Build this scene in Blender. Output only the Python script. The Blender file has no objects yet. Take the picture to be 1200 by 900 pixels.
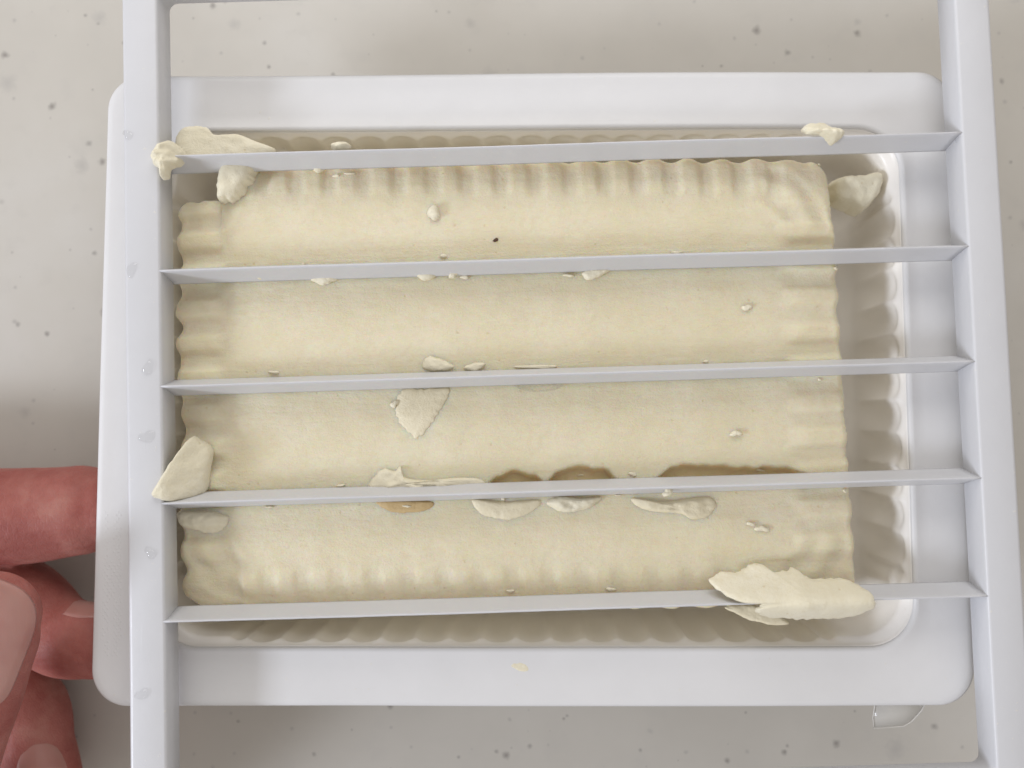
import bpy, bmesh, math, random
from mathutils import Vector, Matrix, Euler, noise

random.seed(7)
S = 0.001                       # everything below is measured in millimetres
SC = bpy.context.scene
COL = SC.collection

# ------------------------------------------------------------------ camera
CAM_LOC = Vector((-10.272, -4.075, 146.668))
CAM_ROT = Euler((0.0451, -0.0017, -0.0309), 'XYZ')
FPX = 1000.0                    # focal length in pixels of the 1200 px wide photograph
cd = bpy.data.cameras.new('camera')
cam = bpy.data.objects.new('camera', cd); COL.objects.link(cam)
cam.location = CAM_LOC * S; cam.rotation_euler = CAM_ROT
cd.sensor_width = 36.0; cd.lens = 36.0 * FPX / 1200.0
cd.clip_start = 0.005; cd.clip_end = 20
cd.dof.use_dof = True; cd.dof.focus_distance = 0.151; cd.dof.aperture_fstop = 15.0
SC.camera = cam
SC.cycles.max_bounces = 14; SC.cycles.diffuse_bounces = 8; SC.cycles.transmission_bounces = 8; SC.cycles.transparent_max_bounces = 12
CM = CAM_ROT.to_matrix()

# ------------------------------------------------------------------ light
w = bpy.data.worlds.new('World'); SC.world = w; w.use_nodes = True
bg = w.node_tree.nodes['Background']
bg.inputs[0].default_value = (1.0, 0.95, 0.91, 1); bg.inputs[1].default_value = 0.50

def area(name, direction, dist, size, power, colour):
    l = bpy.data.lights.new(name, 'AREA'); l.shape = 'RECTANGLE'
    l.size, l.size_y = size; l.energy = power; l.color = colour
    o = bpy.data.objects.new(name, l); COL.objects.link(o)
    d = Vector(direction).normalized()
    o.location = d * dist
    o.rotation_euler = d.to_track_quat('Z', 'Y').to_euler()
    return o
area('window_light', (-0.06, 0.80, 0.55), 0.33, (0.30, 0.20), 0.57, (1.0, 0.98, 0.95))
area('side_window_light', (-0.84, -0.30, 0.42), 0.80, (0.16, 0.12), 3.6, (0.84, 0.89, 1.0))
area('fill_light', (0.15, -0.80, 0.58), 0.90, (0.60, 0.40), 0.9, (1.0, 0.97, 0.95))  # unseen fill lamp, added to lift the lower counter and rim

vs = SC.view_settings
vs.view_transform = 'Standard'; vs.look = 'None'; vs.exposure = 0.0; vs.gamma = 1.0
vs.use_curve_mapping = False

# ------------------------------------------------------------------ helpers
def px(x, y, z):
    """point of the scene (mm) at height z seen at pixel x, y of the photograph"""
    d = CM @ Vector(((x - 600) / FPX, -(y - 450) / FPX, -1.0))
    return CAM_LOC + d * ((z - CAM_LOC.z) / d.z)

def tag(o, label=None, cat=None, group=None, kind=None):
    if label: o['label'] = label
    if cat: o['category'] = cat
    if group: o['group'] = group
    if kind: o['kind'] = kind
    return o

def empty(name, loc=(0, 0, 0), rot=None):
    o = bpy.data.objects.new(name, None); COL.objects.link(o)
    o.location = Vector(loc) * S; o.empty_display_size = 0.01
    if rot is not None: o.rotation_euler = rot
    return o

def mesh(name, verts, faces, mat, parent=None, origin=(0, 0, 0), smooth=True):
    me = bpy.data.meshes.new(name)
    og = Vector(origin)
    me.from_pydata([(Vector(v) - og) * S for v in verts], [], faces)
    bm = bmesh.new(); bm.from_mesh(me)
    bmesh.ops.recalc_face_normals(bm, faces=bm.faces)
    bm.to_mesh(me); bm.free()
    for p in me.polygons: p.use_smooth = smooth
    me.materials.append(mat)
    o = bpy.data.objects.new(name, me); COL.objects.link(o)
    o.location = og * S
    if parent: o.parent = parent
    return o

def n3(x, y, z=0.0): return noise.noise(Vector((x, y, z)))
def sst(a, b, x):
    t = min(1.0, max(0.0, (x - a) / (b - a))); return t * t * (3 - 2 * t)

def rrect(x0, x1, y0, y1, r, nc=14, ns=40):
    """rounded rectangle as a closed list of points, counter-clockwise"""
    pts = []
    cs = [(x1 - r, y1 - r, 0), (x0 + r, y1 - r, 90), (x0 + r, y0 + r, 180), (x1 - r, y0 + r, 270)]
    for i, (cx, cy, a0) in enumerate(cs):
        for k in range(nc + 1):
            a = math.radians(a0 + 90.0 * k / nc)
            pts.append((cx + r * math.cos(a), cy + r * math.sin(a)))
        nx = cs[(i + 1) % 4]
        a1 = math.radians(nx[2])
        e = (nx[0] + r * math.cos(a1), nx[1] + r * math.sin(a1)); b = pts[-1]
        for k in range(1, ns):
            t = k / ns
            pts.append((b[0] + (e[0] - b[0]) * t, b[1] + (e[1] - b[1]) * t))
    return pts

def loft(rings, closed=True, wrap=False):
    n = len(rings[0]); verts = [p for r in rings for p in r]; faces = []
    m = len(rings)
    for j in range(m if wrap else m - 1):
        a = j * n; b = ((j + 1) % m) * n
        for i in range(n if closed else n - 1):
            k = (i + 1) % n
            faces.append((a + i, a + k, b + k, b + i))
    return verts, faces

# ------------------------------------------------------------------ materials
def mat(name):
    m = bpy.data.materials.new(name); m.use_nodes = True
    nt = m.node_tree; b = nt.nodes['Principled BSDF']
    return m, nt, b
def N(nt, t, **kw):
    n = nt.nodes.new(t)
    for k, v in kw.items():
        if k.startswith('i_'): n.inputs[k[2:].replace('_', ' ')].default_value = v
        else: setattr(n, k, v)
    return n
def L(nt, a, b): nt.links.new(a, b)
def coords(nt, scale=(1, 1, 1)):
    tc = N(nt, 'ShaderNodeTexCoord'); mp = N(nt, 'ShaderNodeMapping')
    mp.inputs['Scale'].default_value = tuple(s / S for s in scale)      # one unit = one mm
    L(nt, tc.outputs['Object'], mp.inputs['Vector']); return mp.outputs['Vector']
def noise_tex(nt, vec, scale, detail=3.0, rough=0.55):
    n = N(nt, 'ShaderNodeTexNoise'); n.inputs['Scale'].default_value = scale
    n.inputs['Detail'].default_value = detail; n.inputs['Roughness'].default_value = rough
    L(nt, vec, n.inputs['Vector']); return n.outputs['Fac']
def ramp(nt, fac, stops):
    r = N(nt, 'ShaderNodeValToRGB'); e = r.color_ramp.elements
    while len(e) < len(stops): e.new(0.5)
    for k, (p, c) in enumerate(stops):
        e[k].position = p; e[k].color = (*c, 1) if len(c) == 3 else c
    L(nt, fac, r.inputs['Fac']); return r.outputs['Color']
def mix(nt, fac, a, b, mode='MIX'):
    m = N(nt, 'ShaderNodeMix', data_type='RGBA', blend_type=mode)
    if isinstance(fac, (int, float)): m.inputs[0].default_value = fac
    else: L(nt, fac, m.inputs[0])
    for s, v in ((6, a), (7, b)):
        if isinstance(v, tuple): m.inputs[s].default_value = (*v, 1) if len(v) == 3 else v
        else: L(nt, v, m.inputs[s])
    return m.outputs[2]
def bump(nt, b, chain):
    prev = None
    for h, strength, dist in chain:
        n = N(nt, 'ShaderNodeBump'); n.inputs['Strength'].default_value = strength
        n.inputs['Distance'].default_value = dist * S
        L(nt, h, n.inputs['Height'])
        if prev: L(nt, prev, n.inputs['Normal'])
        prev = n.outputs['Normal']
    L(nt, prev, b.inputs['Normal'])
def math_node(nt, op, a, b):
    m = N(nt, 'ShaderNodeMath', operation=op)
    for k, v in enumerate((a, b)):
        if isinstance(v, (int, float)): m.inputs[k].default_value = v
        else: L(nt, v, m.inputs[k])
    return m.outputs[0]

def make_counter():
    m, nt, b = mat('speckled_counter')
    v = coords(nt)
    cloud = noise_tex(nt, v, 0.022, 4, 0.6)
    base = ramp(nt, cloud, [(0.3, (0.50, 0.475, 0.43)), (0.55, (0.54, 0.515, 0.47)), (0.75, (0.57, 0.55, 0.515))])
    mott = noise_tex(nt, v, 0.16, 3)
    base = mix(nt, ramp(nt, mott, [(0.55, (0, 0, 0)), (0.75, (0.45, 0.45, 0.45))]), base, (0.49, 0.47, 0.435))
    wob = noise_tex(nt, v, 0.9, 2)
    for sc, thr, r, col, k in ((0.085, 0.66, 0.12, (0.27, 0.25, 0.23), 0.0), (0.13, 0.76, 0.12, (0.32, 0.30, 0.28), 3.3),
                               (0.24, 0.80, 0.16, (0.41, 0.39, 0.365), 9.1), (0.06, 0.45, 0.16, (0.45, 0.43, 0.40), 5.7)):
        off = N(nt, 'ShaderNodeVectorMath', operation='ADD'); off.inputs[1].default_value = (k * 13.7, k * 7.3, 0)
        L(nt, v, off.inputs[0])
        vo = N(nt, 'ShaderNodeTexVoronoi', voronoi_dimensions='2D'); vo.inputs['Scale'].default_value = sc
        L(nt, off.outputs[0], vo.inputs['Vector'])
        sep = N(nt, 'ShaderNodeSeparateColor'); L(nt, vo.outputs['Color'], sep.inputs[0])
        size = math_node(nt, 'MULTIPLY', sep.outputs[1], r)
        size = math_node(nt, 'MULTIPLY', size, math_node(nt, 'ADD', math_node(nt, 'MULTIPLY', wob, 1.6), 0.2))
        d = math_node(nt, 'DIVIDE', vo.outputs['Distance'], math_node(nt, 'ADD', size, 0.002))
        inside = ramp(nt, d, [(0.05, (1, 1, 1)), (0.5, (0.55, 0.55, 0.55)), (1.0, (0, 0, 0))])
        gate = math_node(nt, 'GREATER_THAN', sep.outputs[0], thr)
        base = mix(nt, math_node(nt, 'MULTIPLY', inside, gate), base, col)
    L(nt, base, b.inputs['Base Color'])
    b.inputs['Roughness'].default_value = 0.42
    bump(nt, b, [(noise_tex(nt, v, 1.5, 3), 0.08, 0.1)])
    return m

def make_plastic(name, col, rough, sss=0.0, grain=0.06, translucent=0.0):
    m, nt, b = mat(name)
    v = coords(nt)
    big = noise_tex(nt, v, 0.08, 3)
    c = ramp(nt, big, [(0.3, tuple(x * 0.965 for x in col)), (0.7, col)])
    L(nt, c, b.inputs['Base Color'])
    sm = noise_tex(nt, v, 0.35, 4)
    rr = N(nt, 'ShaderNodeMapRange'); rr.inputs['To Min'].default_value = rough - 0.08; rr.inputs['To Max'].default_value = rough + 0.14
    L(nt, sm, rr.inputs['Value']); L(nt, rr.outputs[0], b.inputs['Roughness'])
    if sss:
        b.inputs['Subsurface Weight'].default_value = sss
        b.inputs['Subsurface Radius'].default_value = (1.0, 0.75, 0.6)
        b.inputs['Subsurface Scale'].default_value = 1.2 * S
    s1 = ramp(nt, noise_tex(nt, coords(nt, (2.6, 0.06, 1)), 0.9, 3, 0.7), [(0.66, (0, 0, 0)), (0.74, (1, 1, 1))])
    s2 = ramp(nt, noise_tex(nt, coords(nt, (0.05, 2.4, 1)), 0.9, 3, 0.7), [(0.67, (0, 0, 0)), (0.75, (1, 1, 1))])
    spots = ramp(nt, noise_tex(nt, v, 1.1, 2, 0.5), [(0.70, (0, 0, 0)), (0.78, (1, 1, 1))])
    c = mix(nt, math_node(nt, 'MULTIPLY', spots, 0.35), c, (0.80, 0.76, 0.66))
    L(nt, c, b.inputs['Base Color'])
    bump(nt, b, [(noise_tex(nt, v, 3.2, 2), 0.25, grain), (noise_tex(nt, v, 0.12, 3), 0.35, 0.35), (s1, 0.25, 0.05), (s2, 0.25, 0.05), (spots, 0.3, 0.08)])
    if translucent:
        t = N(nt, 'ShaderNodeBsdfTranslucent'); t.inputs['Color'].default_value = (0.86, 0.80, 0.75, 1)
        mx = N(nt, 'ShaderNodeMixShader'); mx.inputs[0].default_value = translucent
        L(nt, b.outputs[0], mx.inputs[1]); L(nt, t.outputs[0], mx.inputs[2])
        L(nt, mx.outputs[0], nt.nodes['Material Output'].inputs['Surface'])
    return m

def make_tofu(name, col, striae=True, sss=0.7):
    m, nt, b = mat(name)
    v = coords(nt)
    patch = noise_tex(nt, v, 0.07, 4, 0.6)
    c = ramp(nt, patch, [(0.32, tuple(a * k for a, k in zip(col, (0.93, 0.915, 0.85)))), (0.68, col)])
    fine = noise_tex(nt, v, 0.9, 5, 0.65)
    c = mix(nt, ramp(nt, fine, [(0.46, (0, 0, 0)), (0.70, (0.6, 0.6, 0.6))]), c, tuple(a * k for a, k in zip(col, (0.91, 0.88, 0.79))))
    # tiny pores with a warmer colour
    vo = N(nt, 'ShaderNodeTexVoronoi'); vo.inputs['Scale'].default_value = 0.55; L(nt, v, vo.inputs['Vector'])
    sep = N(nt, 'ShaderNodeSeparateColor'); L(nt, vo.outputs['Color'], sep.inputs[0])
    pore = math_node(nt, 'MULTIPLY', ramp(nt, vo.outputs['Distance'], [(0.07, (1, 1, 1)), (0.16, (0, 0, 0))]),
                     math_node(nt, 'GREATER_THAN', sep.outputs[0], 0.8))
    c = mix(nt, math_node(nt, 'MULTIPLY', pore, 0.5), c, tuple(a * k for a, k in zip(col, (0.82, 0.72, 0.55))))
    L(nt, c, b.inputs['Base Color'])
    b.inputs['Roughness'].default_value = 0.40
    b.inputs['Specular IOR Level'].default_value = 0.45
    b.inputs['Subsurface Weight'].default_value = sss
    b.inputs['Subsurface Radius'].default_value = (1.0, 0.58, 0.22)
    b.inputs['Subsurface Scale'].default_value = 3.6 * S
    v2 = coords(nt, (0.16, 1.6, 0.6))
    ch = [(noise_tex(nt, v, 0.25, 3, 0.5), 0.35, 0.5), (fine, 0.42, 0.28), (noise_tex(nt, v, 2.6, 4, 0.7), 0.8, 0.16)]
    if striae: ch.append((noise_tex(nt, v2, 0.8, 4, 0.6), 0.42, 0.26))
    ch.append((pore, -0.4 if False else 0.35, -0.25))
    ch[-1] = (math_node(nt, 'SUBTRACT', 1.0, pore), 0.35, 0.2)
    bump(nt, b, ch)
    return m

def make_clear(name, rough=0.05, ior=1.33, tint=(0.97, 0.97, 0.97), milky=0.0):
    """thin clear water or film: lets what lies below show through and mirrors the lamps at its surface"""
    m, nt, b = mat(name)
    t = N(nt, 'ShaderNodeBsdfTransparent'); t.inputs['Color'].default_value = (*tint, 1)
    g = N(nt, 'ShaderNodeBsdfGlossy'); g.inputs['Roughness'].default_value = rough
    fr = N(nt, 'ShaderNodeLayerWeight'); fr.inputs['Blend'].default_value = 0.5
    v = coords(nt)
    bp = N(nt, 'ShaderNodeBump'); bp.inputs['Strength'].default_value = 0.3; bp.inputs['Distance'].default_value = 0.2 * S
    L(nt, noise_tex(nt, v, 0.5, 2), bp.inputs['Height'])
    L(nt, bp.outputs['Normal'], g.inputs['Normal']); L(nt, bp.outputs['Normal'], fr.inputs['Normal'])
    fc = math_node(nt, 'ADD', math_node(nt, 'MULTIPLY', math_node(nt, 'POWER', fr.outputs['Facing'], 4.0), 0.5), 0.035)
    mx = N(nt, 'ShaderNodeMixShader')
    L(nt, fc, mx.inputs[0]); L(nt, t.outputs[0], mx.inputs[1]); L(nt, g.outputs[0], mx.inputs[2])
    d = N(nt, 'ShaderNodeBsdfDiffuse'); d.inputs['Color'].default_value = (0.78, 0.76, 0.72, 1)
    m2 = N(nt, 'ShaderNodeMixShader'); m2.inputs[0].default_value = milky
    L(nt, mx.outputs[0], m2.inputs[1]); L(nt, d.outputs[0], m2.inputs[2])
    L(nt, m2.outputs[0], nt.nodes['Material Output'].inputs['Surface'])
    nt.nodes.remove(b)
    return m

def make_skin():
    m, nt, b = mat('skin')
    v = coords(nt)
    bl = noise_tex(nt, v, 0.10, 4, 0.6)
    c = ramp(nt, bl, [(0.3, (0.30, 0.085, 0.072)), (0.55, (0.38, 0.14, 0.118)), (0.75, (0.45, 0.215, 0.178))])
    L(nt, c, b.inputs['Base Color'])
    b.inputs['Roughness'].default_value = 0.5; b.inputs['Specular IOR Level'].default_value = 0.16
    b.inputs['Subsurface Weight'].default_value = 0.3
    b.inputs['Subsurface Radius'].default_value = (1.0, 0.35, 0.2)
    b.inputs['Subsurface Scale'].default_value = 2.0 * S
    vo = N(nt, 'ShaderNodeTexVoronoi', feature='DISTANCE_TO_EDGE'); vo.inputs['Scale'].default_value = 1.1
    v2 = coords(nt, (1.0, 0.75, 1.0)); L(nt, v2, vo.inputs['Vector'])
    e = ramp(nt, vo.outputs['Distance'], [(0.0, (0, 0, 0)), (0.12, (1, 1, 1))])
    bump(nt, b, [(noise_tex(nt, v, 0.35, 4), 0.5, 0.6), (e, 0.22, 0.12)])
    return m
def make_nail():
    m, nt, b = mat('nail')
    v = coords(nt)
    c = ramp(nt, noise_tex(nt, v, 0.12, 2), [(0.3, (0.41, 0.19, 0.163)), (0.7, (0.48, 0.255, 0.22))])
    L(nt, c, b.inputs['Base Color']); b.inputs['Roughness'].default_value = 0.38
    b.inputs['Subsurface Weight'].default_value = 0.2; b.inputs['Subsurface Scale'].default_value = S
    bump(nt, b, [(noise_tex(nt, coords(nt, (2, 0.1, 1)), 0.8, 2), 0.2, 0.1)])
    return m

M_COUNTER = make_counter()
M_CUT = make_plastic('white_cutter_plastic', (0.63, 0.635, 0.66), 0.38)
M_TRAY = make_plastic('white_tray_plastic', (0.79, 0.79, 0.80), 0.36, grain=0.03, translucent=0.08)
M_WALL = make_plastic('thin_tray_plastic', (0.95, 0.925, 0.89), 0.30, grain=0.03, translucent=0.08)
M_TOFU = make_tofu('tofu', (0.83, 0.765, 0.59))
M_TORN_SHADE = make_tofu('torn_tofu_shade', (0.84, 0.70, 0.44), striae=False)  # warm shade inside the torn hollows, painted into the tofu colour
M_CRACK_SHADE = make_tofu('crack_shade', (0.62, 0.46, 0.24), striae=False, sss=0.0)  # brown shade of a crack, put into the base colour
M_CRUMB = make_tofu('torn_tofu', (0.86, 0.81, 0.66), striae=False, sss=0.0)
M_SHEET = make_tofu('thin_tofu', (0.84, 0.77, 0.59), striae=False, sss=0.0)
M_WATER = make_clear('water', 0.06, 1.33)
M_FILM = make_clear('clear_film', 0.12, 1.5, milky=0.5, tint=(0.93, 0.93, 0.92))
M_FILM_EDGE = make_clear('film_edge', 0.2, 1.5, milky=0.7)
M_SKIN = make_skin(); M_NAIL = make_nail()

# ------------------------------------------------------------------ countertop
ZC = -37.0
tag(mesh('countertop', [(-900, -900, ZC), (900, -900, ZC), (900, 900, ZC), (-900, 900, ZC)], [(0, 1, 2, 3)], M_COUNTER, smooth=False), kind='structure')

# ------------------------------------------------------------------ tray
T_ROT = Euler((-0.0195, -0.0081, -0.028), 'XYZ')
T_LOC = Vector((-6.352, 3.158, -9.0))
TM = T_ROT.to_matrix()
TI = TM.transposed()
def tray_px(x, y, lz=0.0):
    d = TI @ (CM @ Vector(((x - 600) / FPX, -(y - 450) / FPX, -1.0))); o = TI @ (CAM_LOC - T_LOC)
    return o + d * ((lz - o.z) / d.z)

tray = tag(empty('tofu_tray', T_LOC, T_ROT), 'white plastic tofu tray with fluted walls and a wide flat rim under the cutter', 'tray')
OX0, OX1, OY0, OY1 = -79.0, 79.0, -57.9, 57.9
ix1 = tray_px(1063, 450).x; iy1 = tray_px(650, 152).y; iy0 = tray_px(650, 758).y; ix0 = -68.0
DEPTH = 18.0
NC, NS = 16, 150
def bow(x, y):                      # the thin rim is not perfectly flat
    return 0.35 * math.sin(x * 0.045 + 0.6) * (abs(y) / 58) + 0.15 * n3(x * 0.04, y * 0.04)
def ring(d, z, r, inner=False):
    if inner: p = rrect(ix0 - d, ix1 + d, iy0 - d, iy1 + d, r, NC, NS)
    else: p = rrect(OX0 + d, OX1 - d, OY0 + d, OY1 - d, r, NC, NS)
    return [(x, y, z + bow(x, y)) for x, y in p]
RO, RI = 6.5, 8.0
rim_rings = [ring(0.25, -1.6, RO), ring(0.0, -1.3, RO), ring(0.0, -0.25, RO), ring(0.3, 0.0, RO), ring(1.2, 0.06, RO - .6), ring(2.0, 0.0, RO - 1)]
a_, b_ = ring(2.0, 0, RO - 1), ring(1.4, 0.0, RI + 1.2, True)
for t in (0.25, 0.5, 0.75):
    rim_rings.append([tuple(p[k] + (q[k] - p[k]) * t for k in range(3)) for p, q in zip(a_, b_)])
rim_rings += [b_, ring(1.0, 0.14, RI + 0.8, True), ring(0.55, 0.14, RI + 0.5, True), ring(0.2, -0.1, RI + 0.2, True), ring(0.0, -0.5, RI, True)]
rim_rings += [ring(0.4, -0.75, RI, True), ring(1.6, -0.55, RI + 1, True), ring(1.6, -0.55, RI + 1, True)]
# underside
u_, v_ = ring(1.6, -0.55, RI + 1, True), ring(1.2, -0.5, RO - .6)
rim_rings += [[tuple(p[k] + (q[k] - p[k]) * 0.5 for k in range(3)) for p, q in zip(u_, v_)], v_, ring(0.7, -0.7, RO), ring(0.6, -1.6, RO)]
rim_rings.pop(-6)
vv, ff = loft(rim_rings, True, True)
rim = mesh('rim', vv, ff, M_TRAY, tray)

# fluted wall
base_pts = rrect(ix0, ix1, iy0, iy1, RI, NC, NS)
PITCH = 6.25
def flute_amt(x, y):
    """0..1 profile of the flutes, outward lobes along the straight runs"""
    cx, cy = (ix0 + ix1) / 2, (iy0 + iy1) / 2
    hx, hy = (ix1 - ix0) / 2, (iy1 - iy0) / 2
    if abs(abs(y - cy) - hy) < 0.6:
        u = x - cx; lim = hx - 14
    elif abs(abs(x - cx) - hx) < 0.6:
        u = y - cy; lim = hy - 12
    else: return 0.0
    k = sst(lim + 2.5, lim - 0.5, abs(u))
    return k * (abs(math.cos(math.pi * u / PITCH)) ** 0.7)
ccx, ccy = (ix0 + ix1) / 2, (iy0 + iy1) / 2
def wall_pt(x, y, d, thick=0.0):
    """point of the wall d mm below the rim"""
    lx, ly = x - ccx, y - ccy
    tp = d * 0.15 + 1.1 * sst(0.6, 2.2, d) + 4.0 * max(0.0, (d - DEPTH + 4.5) / 4.5) ** 2.4
    nx, ny = 0.0, 0.0
    hx, hy = (ix1 - ix0) / 2, (iy1 - iy0) / 2
    fx, fy = (hx - tp + thick) / hx, (hy - tp + thick) / hy
    A = 1.25 * sst(0.9, 2.6, d) * flute_amt(x, y) * (1 - 0.9 * sst(9.0, 15.0, d))
    px_, py_ = ccx + lx * fx, ccy + ly * fy
    if abs(abs(ly) - hy) < 0.6: py_ += math.copysign(A, ly)
    elif abs(abs(lx) - hx) < 0.6: px_ += math.copysign(A, lx)
    return (px_, py_, -d + (bow(x, y) * (1 - sst(0, 3, d))))
lv = [0.45, 0.8, 1.1, 1.4, 1.8, 2.2, 2.6, 3.2, 4.2, 6, 7.5, 9, 11, 13, 14.6, 15.8, 16.8, 17.5, DEPTH]
inner = [[wall_pt(x, y, d) for x, y in base_pts] for d in lv]
outer = [[wall_pt(x, y, d, 0.45) for x, y in base_pts] for d in lv]
vv, ff = loft(inner + outer[::-1], True, True)
mesh('fluted_wall', vv, ff, M_WALL, tray)
bt = [wall_pt(x, y, DEPTH) for x, y in base_pts]
sh = lambda k, z: [(ccx + (x - ccx) * k, ccy + (y - ccy) * k, z) for x, y, _ in bt]
vv, ff = loft([sh(1.0, -DEPTH), sh(0.985, -DEPTH - .5), sh(0.9, -DEPTH - .7), sh(0.5, -DEPTH - .7)])
n = len(bt); ff.append(tuple(range(3 * n, 4 * n)))
mesh('base', vv, ff, M_WALL, tray)

# heat-seal cross-hatch pressed into the left part of the rim
vv, ff = [], []
for i in range(5):
    for j in range(44):
        if random.random() < 0.12: continue
        c = tray_px(118 + i * 5.2 + (2.6 if j % 2 else 0) + 0.02 * (j - 20), 600 + j * 3.9)
        if c.x < OX0 + 1.2 or n3(i * .7, j * .11) < -0.28: continue
        k = len(vv); r, h = 0.30, 0.13
        z0 = bow(c.x, c.y)
        vv += [(c.x - r, c.y, z0 - .02), (c.x, c.y - r, z0 - .02), (c.x + r, c.y, z0 - .02), (c.x, c.y + r, z0 - .02), (c.x, c.y, z0 + h)]
        ff += [(k, k + 1, k + 4), (k + 1, k + 2, k + 4), (k + 2, k + 3, k + 4), (k + 3, k, k + 4)]
tag(mesh('seal_pattern', vv, ff, M_TRAY, tray), kind='stuff')

# torn clear film still stuck on the corner
fp = [tray_px(*p) for p in ((1032, 820), (1060, 818), (1084, 818), (1091, 826), (1086, 837), (1075, 851), (1066, 857), (1031, 859), (1029, 846))]
fz = [-1.9, -1.9, -1.9, -1.8, -1.9, -2.3, -2.5, -2.5, -2.2]
top = [(p.x, p.y, z) for p, z in zip(fp, fz)]
cen = (sum(p[0] for p in top) / 9, sum(p[1] for p in top) / 9, -2.0)
vv = top + [(x, y, z - 0.12) for x, y, z in top] + [cen, (cen[0], cen[1], cen[2] - .12)]
ff = [(i, (i + 1) % 9, 18) for i in range(9)] + [(9 + (i + 1) % 9, 9 + i, 19) for i in range(9)] + [(i, 9 + i, 9 + (i + 1) % 9, (i + 1) % 9) for i in range(9)]
film = mesh('film_tab', vv, ff, M_FILM, tray)
rings_ = []
for k in (3, 4, 5, 6, 7, 8, 0):                       # rolled, torn edge of the film
    x, y, z = top[k]; rr = 0.16 + 0.08 * n3(k * 1.7, 2)
    a = Vector(top[(k + 1) % 9]) - Vector(top[(k - 1) % 9]); a.normalize(); sd = Vector((-a.y, a.x, 0))
    rings_.append([tuple(Vector((x, y, z)) + sd * rr * math.cos(q * math.pi / 4) + Vector((0, 0, rr * math.sin(q * math.pi / 4)))) for q in range(8)])
vv, ff = loft(rings_)
mesh('film_edge', vv, ff, M_FILM_EDGE, film)

# ------------------------------------------------------------------ cutter
HT = 6.0; BW = 1.42
cutter = tag(empty('tofu_cutter', (0, 4, -HT)), 'white plastic square cutter frame with five ridged blades laid over the tofu', 'tofu cutter')
def crect(d, z, r, inner=True):
    if inner: p = rrect(-70 - d, 70 + d, -66 - d, 74 + d, r, 8, 60)
    else: p = rrect(-76.3 + d, 76.3 - d, -72.3 + d, 80.3 - d, r, 8, 60)
    return [(x + 0.10 * n3(x * .03, y * .03, 3), y, z + 0.12 * n3(x * .02, y * .02, 9)) for x, y in p]
rings = [crect(0.5, -HT, 3, False), crect(0, -HT + .5, 3, False), crect(0, -0.75, 3, False), crect(0.12, -0.35, 3, False), crect(0.4, -0.08, 3, False), crect(0.75, 0, 3, False),
         crect(0.5, 0, 1.9), crect(0.25, -0.07, 1.7), crect(0.08, -0.25, 1.6), crect(0, -0.5, 1.6), crect(0, -HT + .3, 1.6), crect(0.3, -HT, 1.8)]
def inframe(p, par): return [(x, y - 4, z + HT) for x, y, z in p]
vv, ff = loft(rings, True, True)
mesh('frame', inframe(vv, 0), ff, M_CUT, cutter)
BLADES = [44.08 - 20.05 * k for k in range(5)]
for k, by in enumerate(BLADES):
    NX = 90; sec = []
    for i in range(NX + 1):
        x = -70.35 + 140.7 * i / NX
        wob = 0.10 * n3(x * .03, k * 5.1) ; ed = 0.05 * n3(x * .5, k * 3.3, 2)
        nick = 0.16 * max(0, n3(x * .9, k * 7.7, 4) - 0.45)
        sec.append([(x, by + wob - BW, -HT), (x, by + wob - BW * .93, -HT + .4), (x, by + wob - 0.32, -1.15), (x, by + wob - 0.20 + ed, -0.28 - nick), (x, by + wob - .06, -0.08 - nick),
                    (x, by + wob + .06, -0.08 - nick), (x, by + wob + 0.20 + ed, -0.28 - nick), (x, by + wob + 0.32, -1.15), (x, by + wob + BW * .93, -HT + .4), (x, by + wob + BW, -HT)])
    vv, ff = loft(sec)
    m_ = len(sec[0]); ff += [tuple(range(m_)), tuple(range(len(vv) - m_, len(vv)))]
    mesh('blade', inframe(vv, 0), ff, M_CUT, cutter)

# ------------------------------------------------------------------ tofu
ZT = -6.5; GAP = 0.25
TXL, TXR = px(208, 450, -8).x, px(988, 450, -8).x
YTOP = px(600, 189, -8).y
YBOT = px(600, 715, -8).y
SK = -0.028                                       # the block follows the tray's turn
def top_edge(x):
    y = YTOP + SK * (x - 0) + 0.25 * n3(x * .05, 4.4)
    X = x
    ph = math.pi * (x + 1.2) / PITCH
    y += (0.30 + 0.25 * n3(x * .11, 6.1)) * math.cos(2 * ph) + 0.12 * n3(x * .8, 3.1)
    y -= 3.2 * sst(TXR - 4.5, TXR, x) ** 2.2      # rounded right corner
    # broken left corner
    broken = px(240, 238, -8).y
    k = sst(px(259, 200, -8).x, px(263, 200, -8).x, x)
    bl = broken + 0.35 * n3(x * .6, 8.8) - 2.2 * (1 - sst(TXL, TXL + 3.0, x)) ** 2
    return bl + (y - bl) * k
def bot_edge(x):
    y = YBOT + SK * x + 0.2 * n3(x * .06, 14.4)
    y -= 0.22 * math.cos(2 * math.pi * (x + 1.2) / PITCH) + 0.12 * n3(x * .8, 9.1)
    y += 2.4 * (1 - sst(TXL, TXL + 5, x)) ** 2
    return y
def left_off(y):
    o = -0.02 * (y - 4) * 0 + 0.045 * (y - 4) * 0
    o += 0.25 - (0.38 + 0.4 * n3(1.3, y * .15)) * math.cos(2 * math.pi * (y + 0.6) / PITCH) + 0.9 * n3(3.3, y * .10) + 0.2 * n3(5.3, y * .6)
    return o
def right_off(y):
    return -0.015 * (y - 4) * 1.0 + 0.25 * n3(7.3, y * .5) + 0.18 * n3(2.2, y * 1.7)
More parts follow.
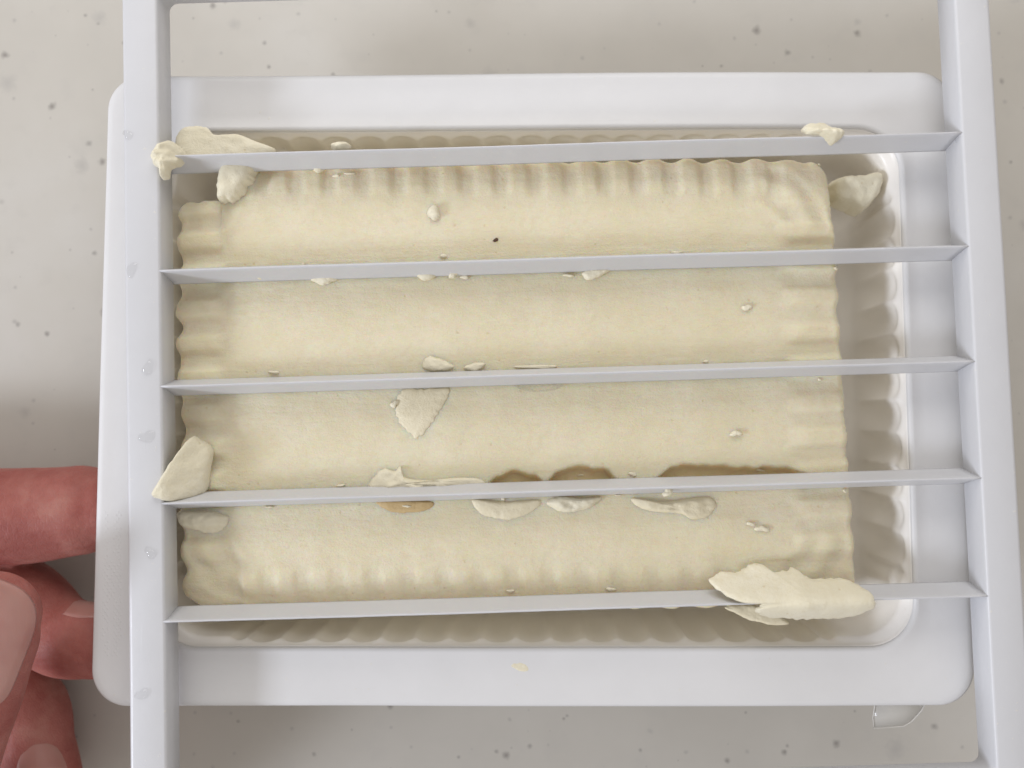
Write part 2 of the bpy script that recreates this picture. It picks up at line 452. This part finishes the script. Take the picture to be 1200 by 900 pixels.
def tofu_z(x, y):
    z = ZT + 0.22 * n3(x * .045, y * .07, 1) + 0.10 * n3(x * .2, y * .3, 5) + 0.05 * n3(x * .25, y * 1.4, 7)
    dt = top_edge(max(x, px(275, 200, -8).x)) - y; db = y - bot_edge(x)
    dl = x - (TXL + left_off(y) ); dr = (TXR + right_off(y)) - x
    # fluted shoulders round a slightly raised inset panel
    for d, u, wd, dep, amp, side in ((dt, x + 1.2, 8.6, 0.95, 0.46, 0), (db, x + 1.2, 9.4, 0.8, 0.30, 0), (dl, y + 0.6, 10.5, 0.9, 0.95, 1), (dr, y + 2.0, 12.5, 0.7, 0.75, 1)):
        if d < wd + 3:
            k = 1 - sst(0.0, wd, d)
            z -= dep * k * k
            z -= (0.10 if wd > 12 else 0.20) * (1 - sst(wd - 1.3, wd + 1.3, d + 0.5 * n3(u * .2, wd, 5)))          # step round the panel
            c = 0.5 + 0.5 * math.cos(2 * math.pi * (u + 0.35 * n3(u * .13, wd)) / PITCH)
            rib = sst(0.04, 0.80, c) * (1 + 0.35 * n3(u * .17, wd, 2)) + 0.12 * n3(u * .6, d * .4, 8)
            reach = 1 - sst(wd * .62, wd * 0.92, d)
            other = min(dl, dr) if side == 0 else min(dt, db)
            z += amp * (rib - 0.55) * reach * sst(5.0, 11.5, other)
    # curved ridges that turn round the corners
    for da, dbb in ((dt, dr), (dt, dl), (db, dr), (db, dl)):
        if da < 14 and dbb < 14:
            q = math.hypot(14 - da, 14 - dbb)
            kk = sst(14.5, 11.5, max(da, dbb)) * sst(15.0, 12.5, q) * sst(2.5, 5, q)
            z += 0.20 * math.cos(2 * math.pi * (q - 9.5) / 5.2) * kk
    by = BLADES[3]
    if by < y < by + 6:
        hb = bite(2, x)
        if hb > 0:
            z -= 2.1 * (1 - sst(hb - 0.8, hb + 0.2, y - by))
    e = min(dt, db, dl, dr)
    if e < 1.3: z -= 1.0 * (1 - max(0, e) / 1.3) ** 2.2
    return z
def bite(k, x):
    """hollows torn beside the fourth blade"""
    o = 0.0
    if k == 2:
        for x0, x1, dep in ((568, 640, 1.75), (636, 728, 2.4), (760, 958, 2.5)):
            a, b = px(x0, 556, -7).x, px(x1, 556, -7).x
            if a < x < b:
                t = (x - a) / (b - a)
                s = math.sin(math.pi * t) ** 0.55 if x0 < 760 else sst(0, .05, t) * (1 - 0.75 * t) + 0.2 * (1 - t) * 0
                o = max(o, ((dep * s + 1.42) * (1 + 0.22 * n3(x * .35, 3)) + 0.15 * n3(x * .8, 9)) * sst(-0.02, 0.20, min(t, 1 - t)) ** 0.7)
    return o
LABELS = ['topmost tofu slice with a fluted upper edge and broken left corner',
          'smooth pale tofu slice between the second and third cutter blades, wavy left edge',
          'tofu slice with brown torn hollows along its lower edge between third and fourth blades',
          'lowest tofu slice with fluted lower shoulder between the fourth and fifth blades']
for k in range(4):
    NXg, NYg = 440, 46
    rows = []
    X0, X1 = TXL, TXR
    def hi(x):
        if k == 0: return top_edge(x)
        return BLADES[k] - GAP - 0.12 - 0.22 * n3(x * .7, k * 9.1) - 0.35 * max(0, n3(x * .35, k * 2.9, 5)) - (1.7 * max(0, n3(x * .13, 3.9) ) if k == 3 else 0)
    def lo(x):
        if k == 3: return bot_edge(x)
        return BLADES[k + 1] + GAP + 0.12 + 0.22 * n3(x * .7, k * 4.7) + 0.35 * max(0, n3(x * .35, k * 6.9, 5))
    us = []
    for i in range(NXg + 1):
        t = i / NXg
        us.append(t - 0.10 * math.sin(2 * math.pi * t) / (2 * math.pi) * 2)
    for j in range(NYg + 1):
        v = j / NYg
        v = v - 0.12 * math.sin(2 * math.pi * v) / (2 * math.pi) * 2
        row = []
        for u in us:
            x0 = X0 + u * (X1 - X0)
            y = lo(x0) + v * (hi(x0) - lo(x0))
            x = x0 + left_off(y) * max(0, 1 - u * 16) + right_off(y) * max(0, 1 - (1 - u) * 10)
            row.append((x, y, tofu_z(x, y)))
        rows.append(row)
    nx = NXg + 1; ny = NYg + 1
    vv = [p for r in rows for p in r]
    ff = [(j * nx + i, j * nx + i + 1, (j + 1) * nx + i + 1, (j + 1) * nx + i) for j in range(NYg) for i in range(NXg)]
    loop = [i for i in range(nx)] + [j * nx + nx - 1 for j in range(1, ny)] + [(ny - 1) * nx + i for i in range(nx - 2, -1, -1)] + [j * nx for j in range(ny - 2, 0, -1)]
    cx = sum(vv[i][0] for i in loop) / len(loop); cy = sum(vv[i][1] for i in loop) / len(loop)
    prev = loop
    for z, ins in ((-9.5, 0.05), (-12, .2), (-15, .4), (-19, .5), (-23.5, .6)):
        cur = []
        for i in loop:
            p = vv[i]
            dx, dy = p[0] - cx, p[1] - cy
            q = (cx + dx * (1 - ins / 60), cy + dy * (1 - (ins * .25) / 10) + 0.1 * n3(p[0] * .5, p[1] * .5, z), min(z, p[2] - .2))
            cur.append(len(vv)); vv.append(q)
        m_ = len(loop)
        ff += [(prev[a], cur[a], cur[(a + 1) % m_], prev[(a + 1) % m_]) for a in range(m_)]
        prev = cur
    ci = len(vv); vv.append((cx, cy, -23.5))
    ff += [(prev[a], ci, prev[(a + 1) % m_]) for a in range(m_)]
    o = mesh('tofu_slice', vv, ff, M_TOFU, origin=(cx, cy, -23.5))
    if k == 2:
        o.data.materials.append(M_TORN_SHADE)
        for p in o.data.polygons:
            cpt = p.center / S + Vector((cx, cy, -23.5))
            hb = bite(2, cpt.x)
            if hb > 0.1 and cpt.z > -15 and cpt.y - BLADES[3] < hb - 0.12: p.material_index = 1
    tag(o, LABELS[k], 'tofu', 'tofu slices between the blades')

# ------------------------------------------------------------------ scraps of tofu
def smooth_poly(pts, n):
    """closed Catmull-Rom through pts, n points"""
    m = len(pts); out = []
    for i in range(n):
        t = i / n * m; k = int(t); f = t - k
        p0, p1, p2, p3 = (Vector(pts[(k + q) % m]) for q in (-1, 0, 1, 2))
        out.append(0.5 * ((2 * p1) + (p2 - p0) * f + (2 * p0 - 5 * p1 + 4 * p2 - p3) * f * f + (3 * p1 - p0 - 3 * p2 + p3) * f ** 3))
    return out
def scrap(label, poly, zf, t, mat_=None, rough=0.25, nfreq=0.5, name='tofu_scrap', cat='tofu scrap', group='torn scraps of tofu', edge=0.5, n=72, K=12, centre=None, seed=None, jag=0.25, curl=0.0):
    """an irregular lump: outline seen at its height, puffed by t mm, resting on surface zf(x, y) or height zf"""
    seed = seed if seed is not None else random.random() * 50
    zref = zf if isinstance(zf, (int, float)) else zf(*px(sum(p[0] for p in poly) / len(poly), sum(p[1] for p in poly) / len(poly), -4).xy)
    pw = [px(x, y, zref + t * .5).xy for x, y in poly]
    c = px(*centre, zref + t * .5).xy if centre else sum(pw, Vector((0, 0))) / len(pw)
    loop = smooth_poly(pw, n)
    size = max((p - c).length for p in loop)
    top, bot = [], []
    for j in range(1, K + 1):
        r = (j / K) ** 0.8
        rt, rb = [], []
        for i, p in enumerate(loop):
            q = c + (p - c) * r
            if j > K - 3:
                q = q + (p - c).normalized() * jag * n3(p.x * 1.3, p.y * 1.3, seed) * r
            z0 = zf if isinstance(zf, (int, float)) else zf(q.x, q.y)
            h = t * max(0.0, 1 - r ** 4) ** edge
            h += rough * t * (n3(q.x * nfreq, q.y * nfreq, seed) + 0.5 * n3(q.x * nfreq * 2.6, q.y * nfreq * 2.6, seed + 3)) * (1 - r ** 6)
            h += curl * r ** 3 * max(0, n3((p.x - c.x) * .25, (p.y - c.y) * .25, seed + 9))
            rt.append((q.x, q.y, z0 + h + 0.02))
            rb.append((q.x, q.y, z0 - 0.25 * t * (1 - r ** 2) + (curl * r ** 3 * max(0, n3((p.x - c.x) * .25, (p.y - c.y) * .25, seed + 9))) ))
        top.append(rt); bot.append(rb)
    vv, ff = loft(top + bot[::-1])
    z0 = zf if isinstance(zf, (int, float)) else zf(c.x, c.y)
    a = len(vv); vv += [(c.x, c.y, z0 + t * (1 + rough * n3(c.x * nfreq, c.y * nfreq, seed))), (c.x, c.y, z0 - .25 * t)]
    ff += [(a, i, (i + 1) % n) for i in range(n)]
    l0 = (2 * K - 1) * n
    ff += [(a + 1, l0 + (i + 1) % n, l0 + i) for i in range(n)]
    o = mesh(name, vv, ff, mat_ or M_CRUMB, origin=(c.x, c.y, z0))
    return tag(o, label, cat, group)
def blob(label, x, y, rx, ry, zf, t, ang=0.0, **kw):
    k = 9; ca, sa = math.cos(ang), math.sin(ang); pts = []
    for i in range(k):
        a = 2 * math.pi * i / k; rr = 1 + 0.22 * math.sin(a * 2 + x) + 0.15 * math.cos(3 * a + y)
        u, v = rx * rr * math.cos(a), ry * rr * math.sin(a)
        pts.append((x + u * ca - v * sa, y + u * sa + v * ca))
    return scrap(label, pts, zf, t, n=kw.pop('n', 32), K=kw.pop('K', 6), **kw)

def over_blade(k, wid=2.6, low=-6.2, high=0.0):
    by = BLADES[k]
    return lambda x, y: low + (high - low) * math.exp(-((y - by) / wid) ** 2)
def on_tofu(x, y): return tofu_z(x, y) + 0.02
def blade_side(k):
    by = BLADES[k]
    return lambda x, y: max(-6.0, -max(0, abs(y - by) - .1) / 1.3 * 6.0)

scrap('small wet lump of tofu perched on the right part of the top blade', [(942, 148), (953, 142), (968, 143), (974, 151), (984, 158), (981, 166), (971, 170), (958, 163), (945, 159)],
      over_blade(0, 1.5, -3.5, -0.2), 2.6, rough=0.3, nfreq=0.6)
scrap('rounded tofu lump stuck where the top blade meets the left rail', [(183, 169), (196, 162), (207, 169), (209, 182), (204, 190), (196, 194), (194, 206), (188, 208), (186, 198), (178, 191), (177, 180)],
      lambda x, y: -0.3 - 2.2 * sst(-69.8, -66, x), 2.6, rough=0.35, nfreq=0.45)
scrap('flat torn sheet of tofu lying behind the left end of the top blade', [(204, 162), (211, 150), (226, 147), (242, 149), (249, 157), (262, 158), (280, 157), (303, 166), (322, 175), (300, 186), (250, 190), (206, 186)],
      -6.6, 1.6, rough=0.25, nfreq=0.25, edge=0.35)
scrap('broken knob of tofu sticking up under the top blade near its left end', [(259, 194), (268, 188), (284, 189), (297, 193), (296, 206), (288, 219), (279, 230), (266, 236), (255, 234), (254, 214)],
      lambda x, y: -7.4, 4.2, rough=0.13, nfreq=0.22, edge=0.4, jag=0.5)
scrap('folded tofu flap curled up against the left rail at the fourth blade', [(178, 580), (188, 562), (201, 537), (214, 513), (222, 516), (235, 528), (232, 552), (227, 580), (205, 588), (188, 586)],
      lambda x, y: -6.2 + 6.0 * sst(-63.5, -70.3, x) , 1.9, rough=0.25, nfreq=0.35, edge=0.35, centre=(212, 552), jag=0.15)
scrap('large ragged tofu flap draped over the right end of the bottom blade', [(839, 685), (856, 677), (876, 677), (893, 668), (905, 668), (918, 677), (944, 673), (960, 682), (998, 683), (1016, 691), (1029, 706), (1022, 722), (994, 731), (945, 732), (905, 728), (886, 716), (894, 708), (868, 706), (844, 694)],
      over_blade(4, 3.6, -6.0, 0.1), 1.6, rough=0.38, nfreq=0.14, edge=0.35, n=150, K=26, centre=(950, 703), jag=0.5)
scrap('thin translucent tofu skin hanging below the bottom blade beside the big flap', [(850, 712), (875, 708), (905, 716), (925, 731), (905, 733), (880, 727), (862, 719)], -6.9, 0.7, mat_=M_SHEET, rough=0.3)
scrap('brownish tofu chunk lying in the gap right of the top slice', [(974, 213), (1000, 209), (1027, 206), (1029, 224), (1020, 240), (1009, 250), (992, 244), (976, 236)],
      lambda x, y: -16.0 + 0.30 * (y - 36), 5.0, rough=0.2, nfreq=0.2, edge=0.3)
blob('round white crumb standing on the top tofu slice', 508, 249, 8.5, 8, on_tofu, 1.2)
blob('small tofu crumb stuck under the second blade near its left end', 302, 322, 8, 5, lambda x, y: -5.2, 1.2)
scrap('jagged whitish tofu shred under the second blade left of centre', [(358, 321), (378, 319), (400, 319), (393, 328), (378, 334), (366, 329)], -6.2, 0.9, edge=0.7)
blob('wet oval crumb under the second blade, left of a smaller one', 497, 322, 12, 6, lambda x, y: -6.0, 1.0, edge=0.7)
blob('tiny wet bead of tofu hanging under the second blade by an oval crumb', 531, 321, 6, 4, lambda x, y: -5.8, 1.0)
scrap('wedge shaped wet shred under the second blade right of centre', [(682, 321), (690, 316), (716, 315), (706, 322), (690, 328)], -6.1, 0.8, edge=0.7)
scrap('small pointed tofu shard lying above the third blade', [(495, 430), (503, 417), (528, 426), (530, 432), (512, 435)], on_tofu, 0.9, edge=0.7)
blob('short tofu crumb above the third blade right of a pointed shard', 556, 430, 12, 5, on_tofu, 0.9, edge=0.7)
blob('thin sliver of tofu lying on the second slice at the third blade middle', 630, 430, 22, 3, on_tofu, 0.5)
scrap('clear wet half moon droplet under the middle of the third blade', [(603, 451), (630, 452), (660, 450), (650, 457), (628, 459), (612, 457)], -6.3, 0.9, mat_=M_WATER, rough=0.05, name='water_drop', cat='water drop', group='water drops', jag=0.0)
scrap('thin pointed flake of tofu lying on the third slice below the third blade', [(470, 458), (500, 455), (527, 456), (518, 478), (507, 494), (489, 513), (474, 500), (464, 487)], on_tofu, 0.36, edge=0.9, rough=0.15, mat_=M_SHEET, jag=.6)
scrap('crumpled tofu shreds heaped above the fourth blade left of the brown hollows', [(432, 573), (441, 556), (449, 549), (461, 552), (469, 546), (473, 559), (500, 563), (538, 560), (563, 562), (566, 569), (530, 573), (480, 576)], on_tofu, 1.3, edge=0.9, rough=0.5, centre=(475, 566), nfreq=.5)
blob('tiny white crumb clinging to the lower edge of the fourth blade', 783, 577, 6, 5, lambda x, y: -2.4, 1.4)
scrap('thin wet half moon of tofu under the fourth blade, leftmost of three', [(556, 585), (590, 588), (633, 586), (622, 601), (596, 609), (570, 605), (558, 597)], on_tofu, 0.7, mat_=M_SHEET, rough=.2, edge=0.9)
scrap('bright white tofu shard under the fourth blade, middle of three', [(641, 590), (655, 582), (680, 584), (704, 583), (694, 594), (670, 601), (656, 600)], on_tofu, 1.5, edge=0.9, rough=.3)
scrap('wide pale tofu shred under the fourth blade, rightmost of three', [(742, 584), (775, 588), (800, 585), (833, 583), (840, 594), (830, 606), (812, 609), (798, 602), (768, 600), (748, 594)], on_tofu, 1.1, mat_=M_SHEET, edge=0.9, rough=.45, nfreq=.45)
scrap('golden brown patch of painted crack shade under the left part of the fourth blade', [(442, 588), (470, 586), (507, 588), (499, 598), (470, 601), (452, 597)], on_tofu, 0.4, rough=.2, edge=.9, mat_=M_CRACK_SHADE)  # added patch that paints the shaded crack beside the blade
blob('smallest pale crumb on the right part of the second slice', 876, 360, 6, 4, on_tofu, 0.7)
blob('pale crumb on the right part of the third slice', 863, 508, 6, 4, on_tofu, 0.8)
blob('flat pale crumb on the bottom slice left of the right end flutes', 893, 620, 8, 4, on_tofu, 0.6)
blob('small crumb on the bottom slice near the right end, beside a flat crumb', 880, 614, 4, 3, on_tofu, 0.6)
blob('tiny crumb on the left shoulder of the third slice', 462, 473, 5, 4, on_tofu, 0.5)
blob('small lump on the back of the top blade near the left sheet', 398, 171, 10, 5, lambda x, y: -4.0, 2.0)
blob('small wet lump squeezed under the top blade left of centre', 371, 196, 9, 5, lambda x, y: -6.8, 1.4)
scrap('lump of tofu at the left end of the bottom slice under the fourth blade', [(203, 602), (222, 599), (252, 600), (266, 608), (258, 622), (240, 626), (222, 622), (206, 616)], on_tofu, 1.2, rough=.4, nfreq=.4, edge=0.9)
scrap('smear of tofu on the lower rim of the tray', [(596, 779), (606, 774), (618, 778), (622, 786), (612, 788), (602, 784)], lambda x, y: (T_LOC + TM @ Vector((x - T_LOC.x, y - T_LOC.y, 0))).z + 0.0, 0.2, mat_=M_CRUMB)
rc = random.Random(11); seen = set()
ORD = ('top', 'second', 'third', 'fourth', 'bottom')
WHERE = ('at the left end', 'left of centre', 'at the middle', 'right of centre', 'near the right end')
for i in range(40):
    k = rc.choice((0, 1, 1, 2, 2, 2, 3, 3, 3, 4)); xw = rc.uniform(-62, 50); sd = rc.choice((-1, 1, 1))
    if (k == 0 and sd > 0) or (k == 4 and sd < 0): continue
    lb = 'tiny pale tofu crumb %s the %s blade, %s' % ('above' if sd > 0 else 'below', ORD[k], WHERE[min(4, int((xw + 62) / 22.5))])
    if lb in seen: continue
    seen.add(lb)
    yw = BLADES[k] + sd * (1.5 + rc.uniform(0.0, 0.9))
    q_ = CM.transposed() @ (Vector((xw, yw, tofu_z(xw, yw))) - CAM_LOC)
    blob(lb, 600 + FPX * q_.x / -q_.z, 450 - FPX * q_.y / -q_.z, rc.uniform(2, 6.5), rc.uniform(1.3, 2.6), on_tofu, rc.uniform(.25, .6), n=16, K=4, group='tiny crumbs along the blades', rough=.5)
# a dark fleck in the surface of the top slice
m_, nt_, b_n = mat('brown_fleck'); L(nt_, ramp(nt_, noise_tex(nt_, coords(nt_), 1.0, 2), [(0.3, (0.05, 0.02, 0.01)), (0.7, (0.14, 0.06, 0.03))]), b_n.inputs['Base Color'])
blob('tiny dark brown fleck on the top tofu slice', 581, 281, 2.6, 2.2, on_tofu, 0.15, mat_=m_, name='fleck', cat='fleck', group='flecks', jag=.1)

# water drops on the cutter's left rail
for x, y, rx, ry, t, lb in ((173, 431, 7, 9, 0.9, 'water drop on the left rail between the second and third blades'), (166, 814, 8, 7, 0.8, 'water drop on the left rail below the bottom blade'),
                            (172, 512, 9, 8, 0.55, 'faint water drop on the left rail beside the folded flap'), (176, 648, 7, 7, 0.6, 'faint water drop on the left rail between the fourth and fifth blades'),
                            (154, 316, 6, 9, 0.5, 'faint water drop on the left rail level with the second blade'), (150, 158, 7, 5, 0.5, 'faint smeared water drop on the left rail above the tofu lump')):
    blob(lb, x, y, rx, ry, -0.05, t * .7, mat_=M_WATER, rough=0.05, edge=1.2, name='water_drop', cat='water drop', group='water drops', jag=0.0, n=40, K=8)
blob('tiny bright water bead at the right end of the top blade', 1123, 163, 3, 3, -1.8, 0.8, mat_=M_WATER, rough=0, name='water_drop', cat='water drop', group='water drops', jag=0)
blob('water bead on the face of the top blade near its left end', 243, 186, 9, 4, -3.6, 1.6, mat_=M_WATER, rough=0, name='water_drop', cat='water drop', group='water drops', jag=0)

# ------------------------------------------------------------------ hand
def tube(path, nseg=20, sub=10):
    """sweep of ellipses through (x, y, z, r) points with a round tip at the end"""
    P = [Vector(p[:3]) for p in path]; Rr = [p[3] for p in path]
    pts, rad = [], []
    m = len(P)
    for k in range(m - 1):
        p0, p1, p2, p3 = P[max(k - 1, 0)], P[k], P[k + 1], P[min(k + 2, m - 1)]
        for i in range(sub):
            f = i / sub
            pts.append(0.5 * ((2 * p1) + (p2 - p0) * f + (2 * p0 - 5 * p1 + 4 * p2 - p3) * f * f + (3 * p1 - p0 - 3 * p2 + p3) * f ** 3))
            rad.append(Rr[k] + (Rr[k + 1] - Rr[k]) * (f * f * (3 - 2 * f)))
    d = (P[-1] - P[-2]).normalized(); r = Rr[-1]
    for i in range(sub):
        a = i / sub * math.pi / 2
        pts.append(P[-1] + d * r * 0.95 * math.sin(a)); rad.append(r * math.cos(a))
    rings = []
    up = Vector((0, 0, 1))
    for k, p in enumerate(pts):
        t = (pts[min(k + 1, len(pts) - 1)] - pts[max(k - 1, 0)]).normalized()
        s = t.cross(up)
        if s.length < 1e-3: s = Vector((1, 0, 0))
        s.normalize(); u = s.cross(t)
        rings.append([tuple(p + (s * math.cos(a) + u * 0.93 * math.sin(a)) * rad[k]) for a in (2 * math.pi * q / nseg for q in range(nseg))])
    vv, ff = loft(rings)
    ff.append(tuple(range(nseg))); ff.append(tuple(range(len(vv) - nseg, len(vv))))
    return vv, ff
def hp(x, y, z, r):
    p = px(x, y, z); return (p.x, p.y, p.z, r)
fingers = [
    [hp(-430, 640, -20, 12), hp(-250, 600, -20, 10.5), hp(-90, 604, -20, 9.6), hp(20, 605, -20.5, 9.4), hp(92, 598, -20, 8.7), hp(126, 594, -19.6, 7.6)],      # index
    [hp(-430, 740, -22, 12), hp(-230, 690, -25, 10), hp(-60, 668, -26, 9.4), hp(22, 708, -25, 8.9), hp(70, 744, -22, 7.7), hp(112, 752, -19.5, 7.0)],      # middle
    [hp(-430, 820, -22, 12), hp(-240, 800, -25, 9.6), hp(-80, 790, -27, 8.4), hp(22, 820, -27, 7.8), hp(42, 880, -27, 7.4), hp(56, 930, -26, 7.0)],          # ring
    [hp(-430, 900, -20, 11), hp(-260, 900, -24, 8.8), hp(-120, 910, -27, 7.6), hp(-50, 950, -28, 7.0), hp(-30, 1000, -28, 6.3)],                            # little
    [hp(-420, 1120, -14, 13), hp(-220, 1100, -6, 12), hp(-108, 965, -1, 10.0), hp(-54, 835, 1, 9.6), hp(-21, 752, 2, 8.7), hp(-10, 722, 2, 7.8)],           # thumb
]
VV, FF = [], []
for f in fingers:
    v_, f_ = tube(f); k = len(VV); VV += v_; FF += [tuple(i + k for i in q) for q in f_]
palm = [hp(-900, 1250, -8, 16), hp(-640, 1020, -12, 15), hp(-500, 880, -16, 14), hp(-430, 790, -18, 13)]
v_, f_ = tube(palm, 28); k = len(VV); VV += v_; FF += [tuple(i + k for i in q) for q in f_]
v_, f_ = tube([hp(-500, 800, -18, 12), hp(-430, 690, -20, 11)], 24); k = len(VV); VV += v_; FF += [tuple(i + k for i in q) for q in f_]
me = bpy.data.meshes.new('hand_raw')
HO = px(-300, 800, -20)
me.from_pydata([(Vector(v) - HO) * S for v in VV], [], FF)
bm = bmesh.new(); bm.from_mesh(me); bmesh.ops.recalc_face_normals(bm, faces=bm.faces); bm.to_mesh(me); bm.free()
hand = bpy.data.objects.new('hand', me); COL.objects.link(hand); hand.location = HO * S
rm = hand.modifiers.new('fuse', 'REMESH'); rm.mode = 'VOXEL'; rm.voxel_size = 0.55 * S
sm = hand.modifiers.new('smooth', 'SMOOTH'); sm.factor = 0.5; sm.iterations = 5
dg = bpy.context.evaluated_depsgraph_get()
me2 = bpy.data.meshes.new_from_object(hand.evaluated_get(dg)); me2.name = 'hand'
hand.modifiers.clear(); hand.data = me2; bpy.data.meshes.remove(me)
for p in me2.polygons: p.use_smooth = True
me2.materials.clear(); me2.materials.append(M_SKIN)
tag(hand, 'left hand reaching in from the lower left, fingertips curled under the tray rim', 'hand')

def nail(c, along, normal, ln, wd, bend):
    """curved nail plate lying on the finger"""
    c = Vector(c); a = Vector(along).normalized(); n_ = Vector(normal); n_ = (n_ - a * n_.dot(a)).normalized(); s = a.cross(n_)
    top, bot = [], []
    NU, NV = 16, 40
    for j in range(NV + 1):
        v = -1 + 2 * j / NV
        wv = wd * max(0.02, 1 - abs(v) ** (3.2 if v > 0 else 8)) ** 0.45
        r1, r2 = [], []
        for i in range(NU + 1):
            u = -1 + 2 * i / NU
            q = c + a * (v * ln) + s * (u * wv) - n_ * (bend * u * u * wv / wd) - n_ * (0.35 * v * v)
            r1.append(tuple(q)); r2.append(tuple(q - n_ * 0.8))
        top.append(r1); bot.append(r2)
    k = NU + 1; vv = [p for r in top for p in r] + [p for r in bot for p in r]; h = k * (NV + 1)
    ff = [(j * k + i, j * k + i + 1, (j + 1) * k + i + 1, (j + 1) * k + i) for j in range(NV) for i in range(NU)]
    ff += [tuple(h + q for q in f[::-1]) for f in list(ff)]
    lp = list(range(k)) + [j * k + NU for j in range(1, NV + 1)] + [NV * k + i for i in range(NU - 1, -1, -1)] + [j * k for j in range(NV - 1, 0, -1)]
    ff += [(lp[i], lp[(i + 1) % len(lp)], h + lp[(i + 1) % len(lp)], h + lp[i]) for i in range(len(lp))]
    o = mesh('fingernail', [Vector(v) - HO for v in vv], ff, M_NAIL, hand)
    return o
t0, t1 = Vector(hp(-54, 835, 1, 0)[:3]), Vector(hp(-21, 752, 2, 0)[:3])
nail(Vector(hp(-17, 752, 2, 0)[:3]) + Vector((1.5, 1.6, 8.3)), t1 - t0, (0.24, 0.10, 1), 11.2, 8.5, 3.0)
m0, m1 = Vector(hp(70, 744, -22, 0)[:3]), Vector(hp(112, 752, -19.5, 0)[:3])
nail(m0 * .3 + m1 * .7 + Vector((0.0, 0.995, -0.06)).normalized() * 7.2, m1 - m0, (0.0, 0.995, -0.06), 7.2, 4.4, 1.8)
r0, r1 = Vector(hp(42, 880, -27, 0)[:3]), Vector(hp(56, 930, -26, 0)[:3])
nail(Vector(hp(44, 884, -27, 0)[:3]) + Vector((0.62, 0.0, 0.78)).normalized() * 7.9, r1 - r0, (0.62, 0.0, 0.78), 6.6, 4.4, 2.3)
